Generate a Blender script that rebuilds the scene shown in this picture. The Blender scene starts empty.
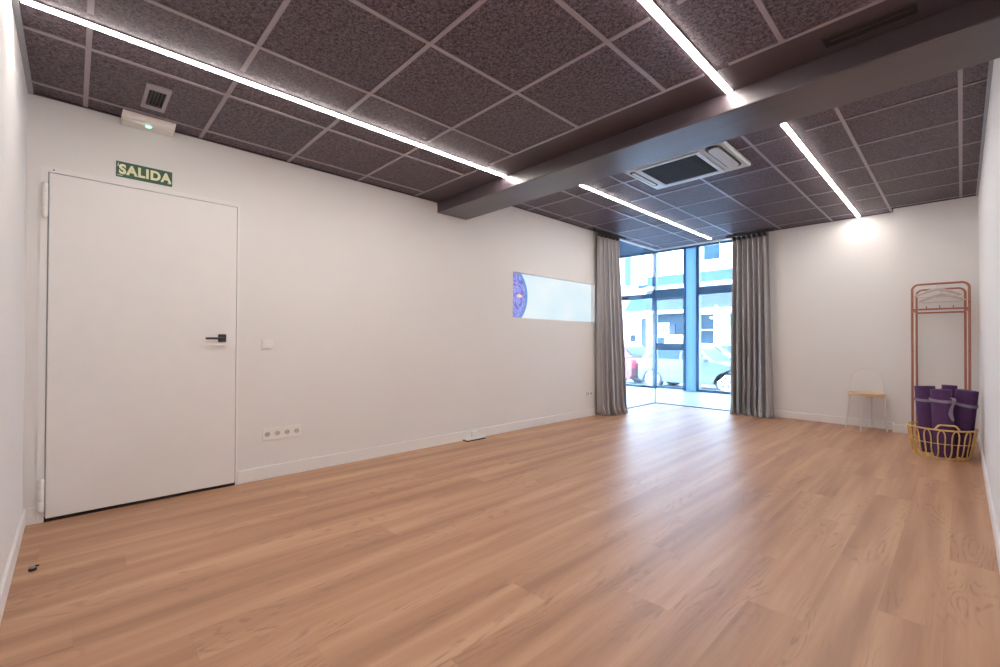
import bpy, bmesh, math, random
from mathutils import Vector, Matrix
random.seed(7)
SC = bpy.context.scene
COL = SC.collection
PI = math.pi

# ------------------------------------------------------------------ materials
def new_mat(name):
    m = bpy.data.materials.new(name); m.use_nodes = True
    nt = m.node_tree
    for n in list(nt.nodes): nt.nodes.remove(n)
    out = nt.nodes.new('ShaderNodeOutputMaterial')
    return m, nt, out

def nd(nt, t, **kw):
    n = nt.nodes.new(t)
    for k, v in kw.items(): setattr(n, k, v)
    return n

def pbr(name, col, rough=0.5, metal=0.0, spec=0.5, var=0.06, scale=8.0, bump=0.0, bscale=60.0,
        sheen=0.0, coat=0.0, stretch=(1, 1, 1), col2=None):
    m, nt, out = new_mat(name)
    b = nd(nt, 'ShaderNodeBsdfPrincipled')
    tc = nd(nt, 'ShaderNodeTexCoord'); mp = nd(nt, 'ShaderNodeMapping')
    mp.inputs['Scale'].default_value = stretch
    nt.links.new(tc.outputs['Object'], mp.inputs['Vector'])
    nz = nd(nt, 'ShaderNodeTexNoise'); nz.inputs['Scale'].default_value = scale; nz.inputs['Detail'].default_value = 4
    nt.links.new(mp.outputs[0], nz.inputs['Vector'])
    cr = nd(nt, 'ShaderNodeValToRGB')
    a = [max(0, c * (1 - var)) for c in col]
    c2 = col2 if col2 else [min(1, c * (1 + var)) for c in col]
    cr.color_ramp.elements[0].position = 0.3; cr.color_ramp.elements[0].color = (*a, 1)
    cr.color_ramp.elements[1].position = 0.7; cr.color_ramp.elements[1].color = (*c2, 1)
    nt.links.new(nz.outputs['Fac'], cr.inputs['Fac'])
    nt.links.new(cr.outputs['Color'], b.inputs['Base Color'])
    b.inputs['Roughness'].default_value = rough
    b.inputs['Metallic'].default_value = metal
    b.inputs['Specular IOR Level'].default_value = spec
    b.inputs['Sheen Weight'].default_value = sheen
    b.inputs['Coat Weight'].default_value = coat
    if bump:
        n2 = nd(nt, 'ShaderNodeTexNoise'); n2.inputs['Scale'].default_value = bscale; n2.inputs['Detail'].default_value = 3
        nt.links.new(mp.outputs[0], n2.inputs['Vector'])
        bp = nd(nt, 'ShaderNodeBump'); bp.inputs['Strength'].default_value = bump; bp.inputs['Distance'].default_value = 0.004
        nt.links.new(n2.outputs['Fac'], bp.inputs['Height'])
        nt.links.new(bp.outputs['Normal'], b.inputs['Normal'])
    nt.links.new(b.outputs[0], out.inputs[0])
    return m

def emis(name, col, s):
    m, nt, out = new_mat(name)
    e = nd(nt, 'ShaderNodeEmission'); e.inputs[0].default_value = (*col, 1); e.inputs[1].default_value = s
    nt.links.new(e.outputs[0], out.inputs[0])
    return m

def glass_mat(name, tint=(0.93, 0.97, 1.0), ior=1.45):
    m, nt, out = new_mat(name)
    t = nd(nt, 'ShaderNodeBsdfTransparent'); t.inputs[0].default_value = (*tint, 1)
    g = nd(nt, 'ShaderNodeBsdfGlossy'); g.inputs['Roughness'].default_value = 0.0
    lw = nd(nt, 'ShaderNodeLayerWeight'); lw.inputs['Blend'].default_value = 0.5
    pw = nd(nt, 'ShaderNodeMath', operation='POWER'); nt.links.new(lw.outputs['Facing'], pw.inputs[0]); pw.inputs[1].default_value = 5.0
    f = nd(nt, 'ShaderNodeMath', operation='MULTIPLY_ADD'); nt.links.new(pw.outputs[0], f.inputs[0]); f.inputs[1].default_value = 0.9; f.inputs[2].default_value = 0.03
    mx = nd(nt, 'ShaderNodeMixShader')
    nt.links.new(f.outputs[0], mx.inputs[0]); nt.links.new(t.outputs[0], mx.inputs[1]); nt.links.new(g.outputs[0], mx.inputs[2])
    nt.links.new(mx.outputs[0], out.inputs[0])
    return m

def floor_mat():
    m, nt, out = new_mat('oak_laminate')
    L = nt.links.new
    def math_(op, a, b=None, c=None):
        n = nd(nt, 'ShaderNodeMath', operation=op)
        for i, v in enumerate((a, b, c)):
            if v is None: continue
            if isinstance(v, (int, float)): n.inputs[i].default_value = v
            else: L(v, n.inputs[i])
        return n.outputs[0]
    tc = nd(nt, 'ShaderNodeTexCoord'); sp = nd(nt, 'ShaderNodeSeparateXYZ'); L(tc.outputs['Object'], sp.inputs[0])
    W, LEN = 0.192, 1.29
    xr = math_('DIVIDE', math_('ADD', sp.outputs['X'], 10.03), W)
    row = math_('FLOOR', xr); fx = math_('FRACT', xr)
    off = math_('MULTIPLY', math_('FRACT', math_('MULTIPLY', row, 0.381)), LEN)
    yr = math_('DIVIDE', math_('ADD', math_('ADD', sp.outputs['Y'], 10.0), off), LEN)
    colm = math_('FLOOR', yr); fy = math_('FRACT', yr)
    cid = nd(nt, 'ShaderNodeCombineXYZ'); L(row, cid.inputs[0]); L(colm, cid.inputs[1])
    wn = nd(nt, 'ShaderNodeTexWhiteNoise', noise_dimensions='3D'); L(cid.outputs[0], wn.inputs['Vector'])
    wsep = nd(nt, 'ShaderNodeSeparateColor'); L(wn.outputs['Color'], wsep.inputs[0])
    # per plank shifted coordinates
    def coords(sx, sy, k):
        c = nd(nt, 'ShaderNodeCombineXYZ')
        L(math_('MULTIPLY', sp.outputs['X'], sx), c.inputs[0])
        L(math_('MULTIPLY', sp.outputs['Y'], sy), c.inputs[1])
        L(math_('MULTIPLY', wn.outputs['Value'], k), c.inputs[2])
        return c.outputs[0]
    # broad tone streaks
    n1 = nd(nt, 'ShaderNodeTexNoise'); n1.inputs['Scale'].default_value = 1; n1.inputs['Detail'].default_value = 3
    L(coords(9, 0.5, 1.3), n1.inputs['Vector'])
    # fine fibres
    n2 = nd(nt, 'ShaderNodeTexNoise'); n2.inputs['Scale'].default_value = 1; n2.inputs['Detail'].default_value = 3
    L(coords(170, 5, 30), n2.inputs['Vector'])
    # cathedral rings
    n3 = nd(nt, 'ShaderNodeTexNoise'); n3.inputs['Scale'].default_value = 1; n3.inputs['Detail'].default_value = 1.5
    n3.inputs['Distortion'].default_value = 0.25
    L(coords(6.5, 0.9, 60), n3.inputs['Vector'])
    rings = math_('SINE', math_('MULTIPLY', n3.outputs['Fac'], 120.0))
    rr = nd(nt, 'ShaderNodeMapRange'); rr.inputs[1].default_value = 0.3; rr.inputs[2].default_value = 1.0
    L(rings, rr.inputs[0])
    # dashes along the ring lines
    n4 = nd(nt, 'ShaderNodeTexNoise'); n4.inputs['Scale'].default_value = 1; n4.inputs['Detail'].default_value = 2
    L(coords(60, 14, 20), n4.inputs['Vector'])
    n5 = nd(nt, 'ShaderNodeTexNoise'); n5.inputs['Scale'].default_value = 1; n5.inputs['Detail'].default_value = 1
    L(coords(5, 1.3, 90), n5.inputs['Vector'])
    mk = nd(nt, 'ShaderNodeMapRange'); mk.inputs[1].default_value = 0.50; mk.inputs[2].default_value = 0.60
    L(n5.outputs['Fac'], mk.inputs[0])
    dash = nd(nt, 'ShaderNodeMapRange'); dash.inputs[1].default_value = 0.35; dash.inputs[2].default_value = 0.65
    L(n4.outputs['Fac'], dash.inputs[0])
    ringf = math_('MULTIPLY', math_('MULTIPLY', rr.outputs[0], mk.outputs[0]), math_('MULTIPLY', dash.outputs[0], 0.62))
    ramp = nd(nt, 'ShaderNodeValToRGB')
    e = ramp.color_ramp.elements
    e[0].position = 0.33; e[0].color = (0.345, 0.172, 0.095, 1)
    e[1].position = 0.66; e[1].color = (0.565, 0.335, 0.200, 1)
    em = ramp.color_ramp.elements.new(0.5); em.color = (0.462, 0.250, 0.142, 1)
    tone = math_('ADD', math_('MULTIPLY', n1.outputs['Fac'], 0.80), math_('ADD', math_('MULTIPLY', n2.outputs['Fac'], 0.16),
                 math_('MULTIPLY', math_('SUBTRACT', wsep.outputs[0], 0.5), 0.06)))
    L(tone, ramp.inputs['Fac'])
    mx = nd(nt, 'ShaderNodeMix', data_type='RGBA'); L(ringf, mx.inputs['Factor'])
    L(ramp.outputs[0], mx.inputs['A']); mx.inputs['B'].default_value = (0.235, 0.118, 0.075, 1)
    # seams
    def seam(fr, half):
        d = math_('ABSOLUTE', math_('SUBTRACT', fr, 0.5))
        return math_('GREATER_THAN', d, 0.5 - half)
    sm = math_('MULTIPLY', math_('MAXIMUM', seam(fx, 0.006), seam(fy, 0.0011)), 0.16)
    mx2 = nd(nt, 'ShaderNodeMix', data_type='RGBA'); L(sm, mx2.inputs['Factor'])
    L(mx.outputs['Result'], mx2.inputs['A']); mx2.inputs['B'].default_value = (0.20, 0.10, 0.065, 1)
    b = nd(nt, 'ShaderNodeBsdfPrincipled')
    L(mx2.outputs['Result'], b.inputs['Base Color'])
    rg = nd(nt, 'ShaderNodeMapRange'); rg.inputs[3].default_value = 0.36; rg.inputs[4].default_value = 0.48
    L(n2.outputs['Fac'], rg.inputs[0]); L(rg.outputs[0], b.inputs['Roughness'])
    b.inputs['Specular IOR Level'].default_value = 0.6
    bmp = nd(nt, 'ShaderNodeBump'); bmp.inputs['Strength'].default_value = 0.08; bmp.inputs['Distance'].default_value = 0.002
    L(n2.outputs['Fac'], bmp.inputs['Height']); L(bmp.outputs[0], b.inputs['Normal'])
    L(b.outputs[0], out.inputs[0])
    return m

def tile_mat():
    m, nt, out = new_mat('wood_wool_tile')
    L = nt.links.new
    tc = nd(nt, 'ShaderNodeTexCoord')
    n = nd(nt, 'ShaderNodeTexNoise'); n.inputs['Scale'].default_value = 70; n.inputs['Detail'].default_value = 3; n.inputs['Distortion'].default_value = 1.2
    L(tc.outputs['Object'], n.inputs['Vector'])
    r = nd(nt, 'ShaderNodeValToRGB'); e = r.color_ramp.elements
    e[0].position = 0.36; e[0].color = (0.014, 0.008, 0.013, 1)
    e[1].position = 0.66; e[1].color = (0.175, 0.125, 0.158, 1)
    L(n.outputs['Fac'], r.inputs['Fac'])
    b = nd(nt, 'ShaderNodeBsdfPrincipled'); L(r.outputs[0], b.inputs['Base Color'])
    b.inputs['Roughness'].default_value = 0.58; b.inputs['Specular IOR Level'].default_value = 0.5
    bp = nd(nt, 'ShaderNodeBump'); bp.inputs['Strength'].default_value = 0.5; bp.inputs['Distance'].default_value = 0.004
    L(n.outputs['Fac'], bp.inputs['Height']); L(bp.outputs[0], b.inputs['Normal'])
    L(b.outputs[0], out.inputs[0])
    return m

def disc_mat(cy, cz, R):
    """backlit film: pale panel with a blue disc at its left end"""
    m, nt, out = new_mat('backlit_film')
    L = nt.links.new
    tc = nd(nt, 'ShaderNodeTexCoord'); sp = nd(nt, 'ShaderNodeSeparateXYZ'); L(tc.outputs['Object'], sp.inputs[0])
    def M(op, a, b=None):
        n = nd(nt, 'ShaderNodeMath', operation=op)
        for i, v in enumerate((a, b)):
            if v is None: continue
            if isinstance(v, (int, float)): n.inputs[i].default_value = v
            else: L(v, n.inputs[i])
        return n.outputs[0]
    dy = M('SUBTRACT', sp.outputs['Y'], cy); dz = M('SUBTRACT', sp.outputs['Z'], cz)
    d = M('SQRT', M('ADD', M('MULTIPLY', dy, dy), M('MULTIPLY', dz, dz)))
    inside = M('LESS_THAN', d, R)
    rim = M('GREATER_THAN', d, R * 0.90)
    nz = nd(nt, 'ShaderNodeTexNoise'); nz.inputs['Scale'].default_value = 11; nz.inputs['Distortion'].default_value = 2.0; nz.inputs['Detail'].default_value = 2
    L(tc.outputs['Object'], nz.inputs['Vector'])
    rp = nd(nt, 'ShaderNodeValToRGB'); e = rp.color_ramp.elements
    e[0].position = 0.36; e[0].color = (0.20, 0.22, 0.62, 1)
    e[1].position = 0.62; e[1].color = (0.30, 0.42, 0.85, 1)
    k = rp.color_ramp.elements.new(0.49); k.color = (0.26, 0.24, 0.75, 1)
    k2 = rp.color_ramp.elements.new(0.52); k2.color = (0.62, 0.62, 0.98, 1)
    k3 = rp.color_ramp.elements.new(0.555); k3.color = (0.30, 0.28, 0.80, 1)
    L(nz.outputs['Fac'], rp.inputs['Fac'])
    # small warm mark near the middle
    oy = M('DIVIDE', M('SUBTRACT', sp.outputs['Y'], 4.00), 0.05); oz = M('DIVIDE', M('SUBTRACT', sp.outputs['Z'], 1.642), 0.026)
    od = M('ADD', M('MULTIPLY', oy, oy), M('MULTIPLY', oz, oz))
    n6 = nd(nt, 'ShaderNodeTexNoise'); n6.inputs['Scale'].default_value = 40; L(tc.outputs['Object'], n6.inputs['Vector'])
    warm = M('LESS_THAN', M('ADD', od, M('MULTIPLY', n6.outputs['Fac'], 0.9)), 1.25)
    mw = nd(nt, 'ShaderNodeMix', data_type='RGBA'); L(warm, mw.inputs['Factor']); L(rp.outputs[0], mw.inputs['A']); mw.inputs['B'].default_value = (1.0, 0.68, 0.60, 1)
    mr = nd(nt, 'ShaderNodeMix', data_type='RGBA'); L(rim, mr.inputs['Factor']); L(mw.outputs['Result'], mr.inputs['A']); mr.inputs['B'].default_value = (0.18, 0.36, 0.72, 1)
    # pale field
    gz = nd(nt, 'ShaderNodeTexNoise'); gz.inputs['Scale'].default_value = 1.2; L(tc.outputs['Object'], gz.inputs['Vector'])
    gr = nd(nt, 'ShaderNodeValToRGB'); gr.color_ramp.elements[0].color = (0.70, 0.87, 0.97, 1); gr.color_ramp.elements[1].color = (0.90, 0.98, 1.0, 1)
    gr.color_ramp.elements[0].position = 0.35; gr.color_ramp.elements[1].position = 0.65
    L(gz.outputs['Fac'], gr.inputs['Fac'])
    mf = nd(nt, 'ShaderNodeMix', data_type='RGBA'); L(inside, mf.inputs['Factor']); L(gr.outputs[0], mf.inputs['A']); L(mr.outputs['Result'], mf.inputs['B'])
    em = nd(nt, 'ShaderNodeEmission'); L(mf.outputs['Result'], em.inputs[0]); em.inputs[1].default_value = 0.84
    L(em.outputs[0], out.inputs[0])
    return m

M = {}
M['wall'] = pbr('wall_paint', (0.79, 0.78, 0.775), 0.6, var=0.01, scale=1.5, bump=0.05, bscale=180, spec=0.3)
M['white'] = pbr('white_satin_paint', (0.82, 0.81, 0.805), 0.38, var=0.01)
M['plastic'] = pbr('white_plastic', (0.83, 0.81, 0.78), 0.3, var=0.01)
M['floor'] = floor_mat()
M['tile'] = tile_mat()
M['grid'] = pbr('grid_metal_paint', (0.34, 0.29, 0.325), 0.38, var=0.05, spec=0.9, metal=0.45)
M['dark'] = pbr('dark_ceiling_paint', (0.055, 0.037, 0.047), 0.5, var=0.12, scale=3, spec=0.5, stretch=(0.6, 3, 3))
M['beam'] = pbr('dark_beam_plaster', (0.062, 0.043, 0.054), 0.36, var=0.16, scale=4, spec=1.0, stretch=(0.5, 4, 4), bump=0.08, bscale=18)
M['black'] = pbr('matt_black', (0.010, 0.008, 0.010), 0.6)
M['handle'] = pbr('dark_bronze', (0.055, 0.045, 0.05), 0.35, metal=0.6)
M['grey'] = pbr('grey_trim', (0.33, 0.35, 0.38), 0.4)
M['led'] = emis('led_diffuser', (1.0, 0.925, 0.855), 60.0)
M['profile'] = pbr('aluminium_profile', (0.55, 0.52, 0.48), 0.4, metal=0.6)
M['greenlight'] = emis('green_status_light', (0.25, 1.0, 0.65), 3.0)
M['diffuser'] = pbr('opal_plastic', (0.80, 0.80, 0.77), 0.45, var=0.01)
M['sign'] = pbr('green_sign', (0.006, 0.075, 0.042), 0.4, var=0.05)
M['cream'] = pbr('photoluminescent_cream', (0.78, 0.78, 0.50), 0.5, var=0.03)
M['film'] = disc_mat(3.755, 1.642, 0.391)
M['glass'] = glass_mat('clear_glass')
M['alu'] = pbr('slate_aluminium', (0.07, 0.125, 0.19), 0.35, var=0.08, metal=0.2)
M['frost'] = None
M['concrete'] = pbr('pale_paving', (0.45, 0.50, 0.55), 0.35, var=0.08, scale=3)
M['asphalt'] = pbr('street_asphalt', (0.20, 0.22, 0.24), 0.8, var=0.1, scale=5)
M['curtain'] = pbr('grey_taupe_satin', (0.38, 0.365, 0.375), 0.30, var=0.12, scale=14, spec=0.5, sheen=0.4, stretch=(1, 1, 0.08), bump=0.12, bscale=120)
M['curtape'] = pbr('dark_heading_tape', (0.05, 0.042, 0.045), 0.7)
M['acwhite'] = pbr('cassette_plastic', (0.54, 0.60, 0.64), 0.35, var=0.01)
M['acdark'] = pbr('cassette_grille', (0.014, 0.013, 0.016), 0.6)
M['copper'] = pbr('copper_paint', (0.42, 0.17, 0.105), 0.38, var=0.05, metal=0.45)
M['mat'] = pbr('purple_foam', (0.088, 0.032, 0.125), 0.75, var=0.10, scale=30, bump=0.2, bscale=250)
M['strap'] = pbr('lilac_grey_webbing', (0.27, 0.23, 0.31), 0.8, var=0.1, scale=60)
M['rattan'] = pbr('golden_rattan', (0.72, 0.49, 0.19), 0.5, var=0.2, scale=25)
M['birch'] = pbr('birch_plywood', (0.70, 0.49, 0.30), 0.5, var=0.06, scale=6, stretch=(1, 8, 1))
M['metalwhite'] = pbr('white_steel', (0.74, 0.71, 0.68), 0.35, var=0.01)
M['linen'] = pbr('padded_fabric', (0.62, 0.56, 0.53), 0.8, var=0.05, scale=40)
M['chrome'] = pbr('chrome', (0.6, 0.6, 0.6), 0.2, metal=1.0)
M['well'] = pbr('socket_well', (0.50, 0.48, 0.46), 0.5)
M['stopper'] = pbr('grey_rubber', (0.30, 0.30, 0.25), 0.5)
# street
M['render'] = pbr('white_render', (0.85, 0.85, 0.84), 0.8, var=0.02)
M['blueband'] = pbr('blue_fascia', (0.018, 0.048, 0.085), 0.8, var=0.1, scale=1)
M['awning'] = pbr('blue_violet_awning', (0.030, 0.044, 0.085), 0.8, var=0.15, scale=0.8)
M['cyan'] = pbr('sky_blue_awning', (0.02, 0.065, 0.10), 0.8, var=0.05)
M['shop'] = pbr('shop_glazing', (0.013, 0.03, 0.045), 0.4, spec=0.1, var=0.5, scale=0.8)
M['royal'] = pbr('royal_blue_panel', (0.010, 0.022, 0.07), 0.6, var=0.1)
M['yellow'] = pbr('yellow_sign', (0.55, 0.52, 0.08), 0.5)
M['tealcar'] = pbr('silver_teal_car_paint', (0.06, 0.09, 0.10), 0.35, var=0.02, coat=0.3)
M['redcar'] = pbr('red_car_paint', (0.13, 0.016, 0.03), 0.35, var=0.02, coat=0.3)
M['palecar'] = pbr('white_car_paint', (0.4, 0.38, 0.38), 0.3, var=0.02, coat=0.6)
M['carglass'] = pbr('car_window', (0.012, 0.03, 0.04), 0.3, spec=0.15, var=0.2, scale=2)
M['tyre'] = pbr('tyre_rubber', (0.03, 0.035, 0.04), 0.7)
M['rim'] = pbr('alloy_rim', (0.65, 0.67, 0.70), 0.3, metal=0.4)
M['lamp_red'] = pbr('tail_lamp', (0.5, 0.03, 0.06), 0.2)

# frosted side light glass
m, nt, out = new_mat('frosted_glass')
tr = nd(nt, 'ShaderNodeBsdfTranslucent'); tr.inputs[0].default_value = (0.30, 0.42, 0.55, 1)
df = nd(nt, 'ShaderNodeBsdfDiffuse'); df.inputs[0].default_value = (0.36, 0.48, 0.60, 1)
mx = nd(nt, 'ShaderNodeMixShader'); mx.inputs[0].default_value = 0.3
nt.links.new(tr.outputs[0], mx.inputs[1]); nt.links.new(df.outputs[0], mx.inputs[2]); nt.links.new(mx.outputs[0], out.inputs[0])
M['frost'] = m

# ------------------------------------------------------------------ geometry helpers
def box(bm, x0, x1, y0, y1, z0, z1, bev=0.0, seg=2):
    if x0 > x1: x0, x1 = x1, x0
    if y0 > y1: y0, y1 = y1, y0
    if z0 > z1: z0, z1 = z1, z0
    v = [bm.verts.new(p) for p in [(x0,y0,z0),(x1,y0,z0),(x1,y1,z0),(x0,y1,z0),(x0,y0,z1),(x1,y0,z1),(x1,y1,z1),(x0,y1,z1)]]
    fs = [bm.faces.new([v[i] for i in q]) for q in [(0,3,2,1),(4,5,6,7),(0,1,5,4),(1,2,6,5),(2,3,7,6),(3,0,4,7)]]
    if bev > 0:
        es = set()
        for f in fs:
            for e in f.edges: es.add(e)
        bmesh.ops.bevel(bm, geom=list(es), offset=bev, segments=seg, affect='EDGES', profile=0.5)
    return bm

def prism(bm, pts, n):
    """pts: list of 3d points (planar), extruded by vector n"""
    n = Vector(n)
    a = [bm.verts.new(p) for p in pts]; b = [bm.verts.new(Vector(p) + n) for p in pts]
    bm.faces.new(a[::-1]); bm.faces.new(b)
    k = len(pts)
    for i in range(k):
        bm.faces.new([a[i], a[(i+1) % k], b[(i+1) % k], b[i]])
    return bm

def tube(bm, pts, r, seg=10, closed=False, caps=True):
    pts = [Vector(p) for p in pts]; n = len(pts)
    rad = r if isinstance(r, (list, tuple)) else [r] * n
    rings = []; up = None
    for i, p in enumerate(pts):
        if closed: t = pts[(i+1) % n] - pts[i-1]
        else: t = pts[min(i+1, n-1)] - pts[max(i-1, 0)]
        t.normalize()
        if up is None:
            up = Vector((0,0,1)) if abs(t.z) < 0.9 else Vector((1,0,0))
        up = (up - t * up.dot(t))
        if up.length < 1e-5: up = Vector((0,1,0)) - t * t.y
        up.normalize(); s = t.cross(up)
        rings.append([bm.verts.new(p + (up * math.cos(2*PI*k/seg) + s * math.sin(2*PI*k/seg)) * rad[i]) for k in range(seg)])
    m_ = n if closed else n - 1
    for i in range(m_):
        A, B = rings[i], rings[(i+1) % n]
        for k in range(seg):
            bm.faces.new([A[k], A[(k+1) % seg], B[(k+1) % seg], B[k]])
    if caps and not closed:
        bm.faces.new(rings[0]); bm.faces.new(rings[-1][::-1])
    return bm

def lathe(bm, prof, c=(0,0,0), seg=32, axis='z'):
    """prof: (r, h) list; closed with caps where r>0 at the ends"""
    rings = []
    for r, h in prof:
        ring = []
        for k in range(seg):
            a = 2*PI*k/seg; u, v = r*math.cos(a), r*math.sin(a)
            p = {'z': (u, v, h), 'x': (h, u, v), 'y': (u, h, v)}[axis]
            ring.append(bm.verts.new(Vector(p) + Vector(c)))
        rings.append(ring)
    for A, B in zip(rings, rings[1:]):
        for k in range(seg): bm.faces.new([A[k], A[(k+1) % seg], B[(k+1) % seg], B[k]])
    bm.faces.new(rings[0][::-1]); bm.faces.new(rings[-1])
    return bm

def arc(c, r, a0, a1, n, plane='xz'):
    o = []
    for i in range(n + 1):
        a = math.radians(a0 + (a1 - a0) * i / n); u, v = r*math.cos(a), r*math.sin(a)
        o.append({'xz': (c[0]+u, c[1], c[2]+v), 'xy': (c[0]+u, c[1]+v, c[2]), 'yz': (c[0], c[1]+u, c[2]+v)}[plane])
    return o

def worldloc(o):
    v = Vector((0,0,0))
    while o: v += o.location; o = o.parent
    return v

def obj(name, bm, mat, parent=None, smooth=False, origin=None):
    bmesh.ops.recalc_face_normals(bm, faces=bm.faces)
    me = bpy.data.meshes.new(name)
    off = worldloc(parent) if parent else (Vector(origin) if origin else Vector((0,0,0)))
    bmesh.ops.translate(bm, verts=bm.verts, vec=-off)
    bm.to_mesh(me); bm.free()
    me.materials.append(mat)
    if smooth:
        for p in me.polygons: p.use_smooth = True
        try: me.set_sharp_from_angle(angle=math.radians(40))
        except Exception: pass
    o = bpy.data.objects.new(name, me); COL.objects.link(o)
    if parent: o.parent = parent
    elif origin: o.location = origin
    return o

def B(): return bmesh.new()

def tag(o, label, cat, group=None):
    o['label'] = label; o['category'] = cat
    if group: o['group'] = group
    return o

def thing(name, label, cat, loc, group=None):
    o = bpy.data.objects.new(name, None); COL.objects.link(o)
    o.location = loc; o.empty_display_size = 0.1
    return tag(o, label, cat, group)

def struct(name, bm, mat, parent=None, smooth=False):
    o = obj(name, bm, mat, parent, smooth)
    if not parent: o['kind'] = 'structure'
    return o

def text_mesh(name, s, size, mat, loc, rot, parent=None, ext=0.001, bold=0.0, sx=1.0):
    cu = bpy.data.curves.new(name, 'FONT'); cu.body = s; cu.size = size; cu.extrude = ext; cu.offset = bold
    cu.align_x = 'CENTER'; cu.align_y = 'CENTER'; cu.space_character = 1.12
    t = bpy.data.objects.new(name + '_src', cu); COL.objects.link(t)
    bpy.context.view_layer.update()
    dg = bpy.context.evaluated_depsgraph_get()
    me = bpy.data.meshes.new_from_object(t.evaluated_get(dg))
    bpy.data.objects.remove(t)
    mt = Matrix.Translation(Vector(loc)) @ rot.to_4x4() @ Matrix.Diagonal((sx, 1, 1, 1))
    me.transform(mt)
    if parent: me.transform(Matrix.Translation(-worldloc(parent)))
    me.materials.clear(); me.materials.append(mat)
    o = bpy.data.objects.new(name, me); COL.objects.link(o)
    if parent: o.parent = parent
    return o

# ------------------------------------------------------------------ dimensions
XL, XR, YN, YB, YC = -3.75, 0.134, -0.20, 7.342, 7.161
ZN, ZF = 2.513, 2.712
BY0, BY1, BZ = 2.70, 3.09, 2.40
YG = 7.42      # frameless front glass
GY0 = 5.95     # left wall ends, side glass begins

# ------------------------------------------------------------------ room shell
bm = B(); box(bm, XL - 0.2, XR + 0.2, YN - 0.2, YG + 0.03, -0.12, 0.0)
struct('floor', bm, M['floor'])

bm = B()   # left wall with the shallow niche
x0, x1 = XL - 0.25, XL
ny0, ny1, nz0, nz1 = 3.822, 5.54, 1.365, 1.921
box(bm, x0, x1, YN - 0.2, ny0, 0, 3.0); box(bm, x0, x1, ny1, GY0, 0, 3.0)
box(bm, x0, x1, ny0, ny1, 0, nz0); box(bm, x0, x1, ny0, ny1, nz1, 3.0)
box(bm, x0, x1 - 0.075, ny0, ny1, nz0, nz1)
struct('wall_left', bm, M['wall'])
bm = B(); box(bm, XR, XR + 0.2, YN - 0.2, YB + 0.2, 0, 3.0); struct('wall_right', bm, M['wall'])
bm = B(); box(bm, XL, XR, YN - 0.2, YN, 0, 3.0); struct('wall_near', bm, M['wall'])
bm = B(); box(bm, -2.15, XR, YB, YB + 0.22, 0, 3.0); box(bm, -0.57, XR, YC, YB, 0, 3.0)
struct('wall_back', bm, M['wall'])

# ceilings (two heights, a beam between)
bm = B(); box(bm, XL, XR, YN, BY0 + 0.1, ZN + 0.001, ZN + 0.1)
o = struct('ceiling', bm, M['tile'])
bm = B(); box(bm, XL, XR, BY1 - 0.05, YG + 0.02, ZF + 0.001, ZF + 0.1)
struct('ceiling', bm, M['tile'])

rows_n = [0.043, 0.639, 1.232, 1.832, 2.428]
cols = [-3.6 + 0.6 * i for i in range(7)]
cols_n = [-3.585, -2.98, -2.378, -1.775, -1.172, -0.589, 0.0]
g = 0.011
bm = B()
LEDX = (-2.74, -0.915)
def cross_bar(bm, y, z, xs, hw, gaps):
    segs = [(XL, XR)]
    for a, b in gaps:
        ns = []
        for s, e in segs:
            if b <= s or a >= e: ns.append((s, e)); continue
            if a > s: ns.append((s, a))
            if b < e: ns.append((b, e))
        segs = ns
    for s, e in segs: box(bm, s, e, y - hw, y + hw, z - 0.004, z + 0.002)
gaps_n = [(-2.775, -2.655), (-0.955, -0.83)]
for y in rows_n: cross_bar(bm, y, ZN, None, g, gaps_n)
for x in cols_n: box(bm, x - g, x + g, YN, rows_n[-1], ZN - 0.0045, ZN + 0.002)
struct('trim_1', bm, M['grid'])
# smooth strip between last grid row and the beam, holding the slot vent
bm = B()
sx0, sx1, sy0, sy1 = -0.46, -0.12, 2.535, 2.635
box(bm, XL, sx0, 2.44, BY0, ZN - 0.003, ZN + 0.002); box(bm, sx1, XR, 2.44, BY0, ZN - 0.003, ZN + 0.002)
box(bm, sx0, sx1, 2.44, sy0, ZN - 0.003, ZN + 0.002); box(bm, sx0, sx1, sy1, BY0, ZN - 0.003, ZN + 0.002)
struct('trim_2', bm, M['dark'])
bm = B()
rows_f = [3.46, 4.065, 4.675, 5.275, 5.89, 6.475, 7.09]
gaps_f = [(-2.79, -2.665), (-0.955, -0.83)]
for y in rows_f:
    gp = list(gaps_f)
    cross_bar(bm, y, ZF, None, g * 0.9, gp)
for x in cols: box(bm, x - g, x + g, BY1, YG, ZF - 0.0045, ZF + 0.002)
struct('trim_3', bm, M['grid'])
bm = B(); box(bm, XL, XR, BY0, BY1, BZ, 2.95, 0.006)
struct('trim_4', bm, M['beam'])
# grey edge profile along near wall and right wall
bm = B(); box(bm, XL, XR, YN, YN + 0.022, ZN - 0.012, ZN + 0.002)
box(bm, XR - 0.018, XR, YN, BY0, ZN - 0.012, ZN + 0.002)
box(bm, XR - 0.018, XR, BY1, YC, ZF - 0.012, ZF + 0.002)
struct('trim_5', bm, M['grey'])
bm = B(); box(bm, XL, XL + 0.012, YN, BY0, ZN - 0.008, ZN + 0.002); box(bm, XL, XL + 0.012, BY1, GY0, ZF - 0.008, ZF + 0.002)
box(bm, -2.15, -0.57, YB - 0.012, YB, ZF - 0.008, ZF + 0.002); box(bm, -0.57, XR - 0.018, YC - 0.012, YC, ZF - 0.008, ZF + 0.002)
box(bm, -0.582, -0.57, YC, YB - 0.012, ZF - 0.008, ZF + 0.002)
struct('trim_6', bm, M['dark'])

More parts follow.
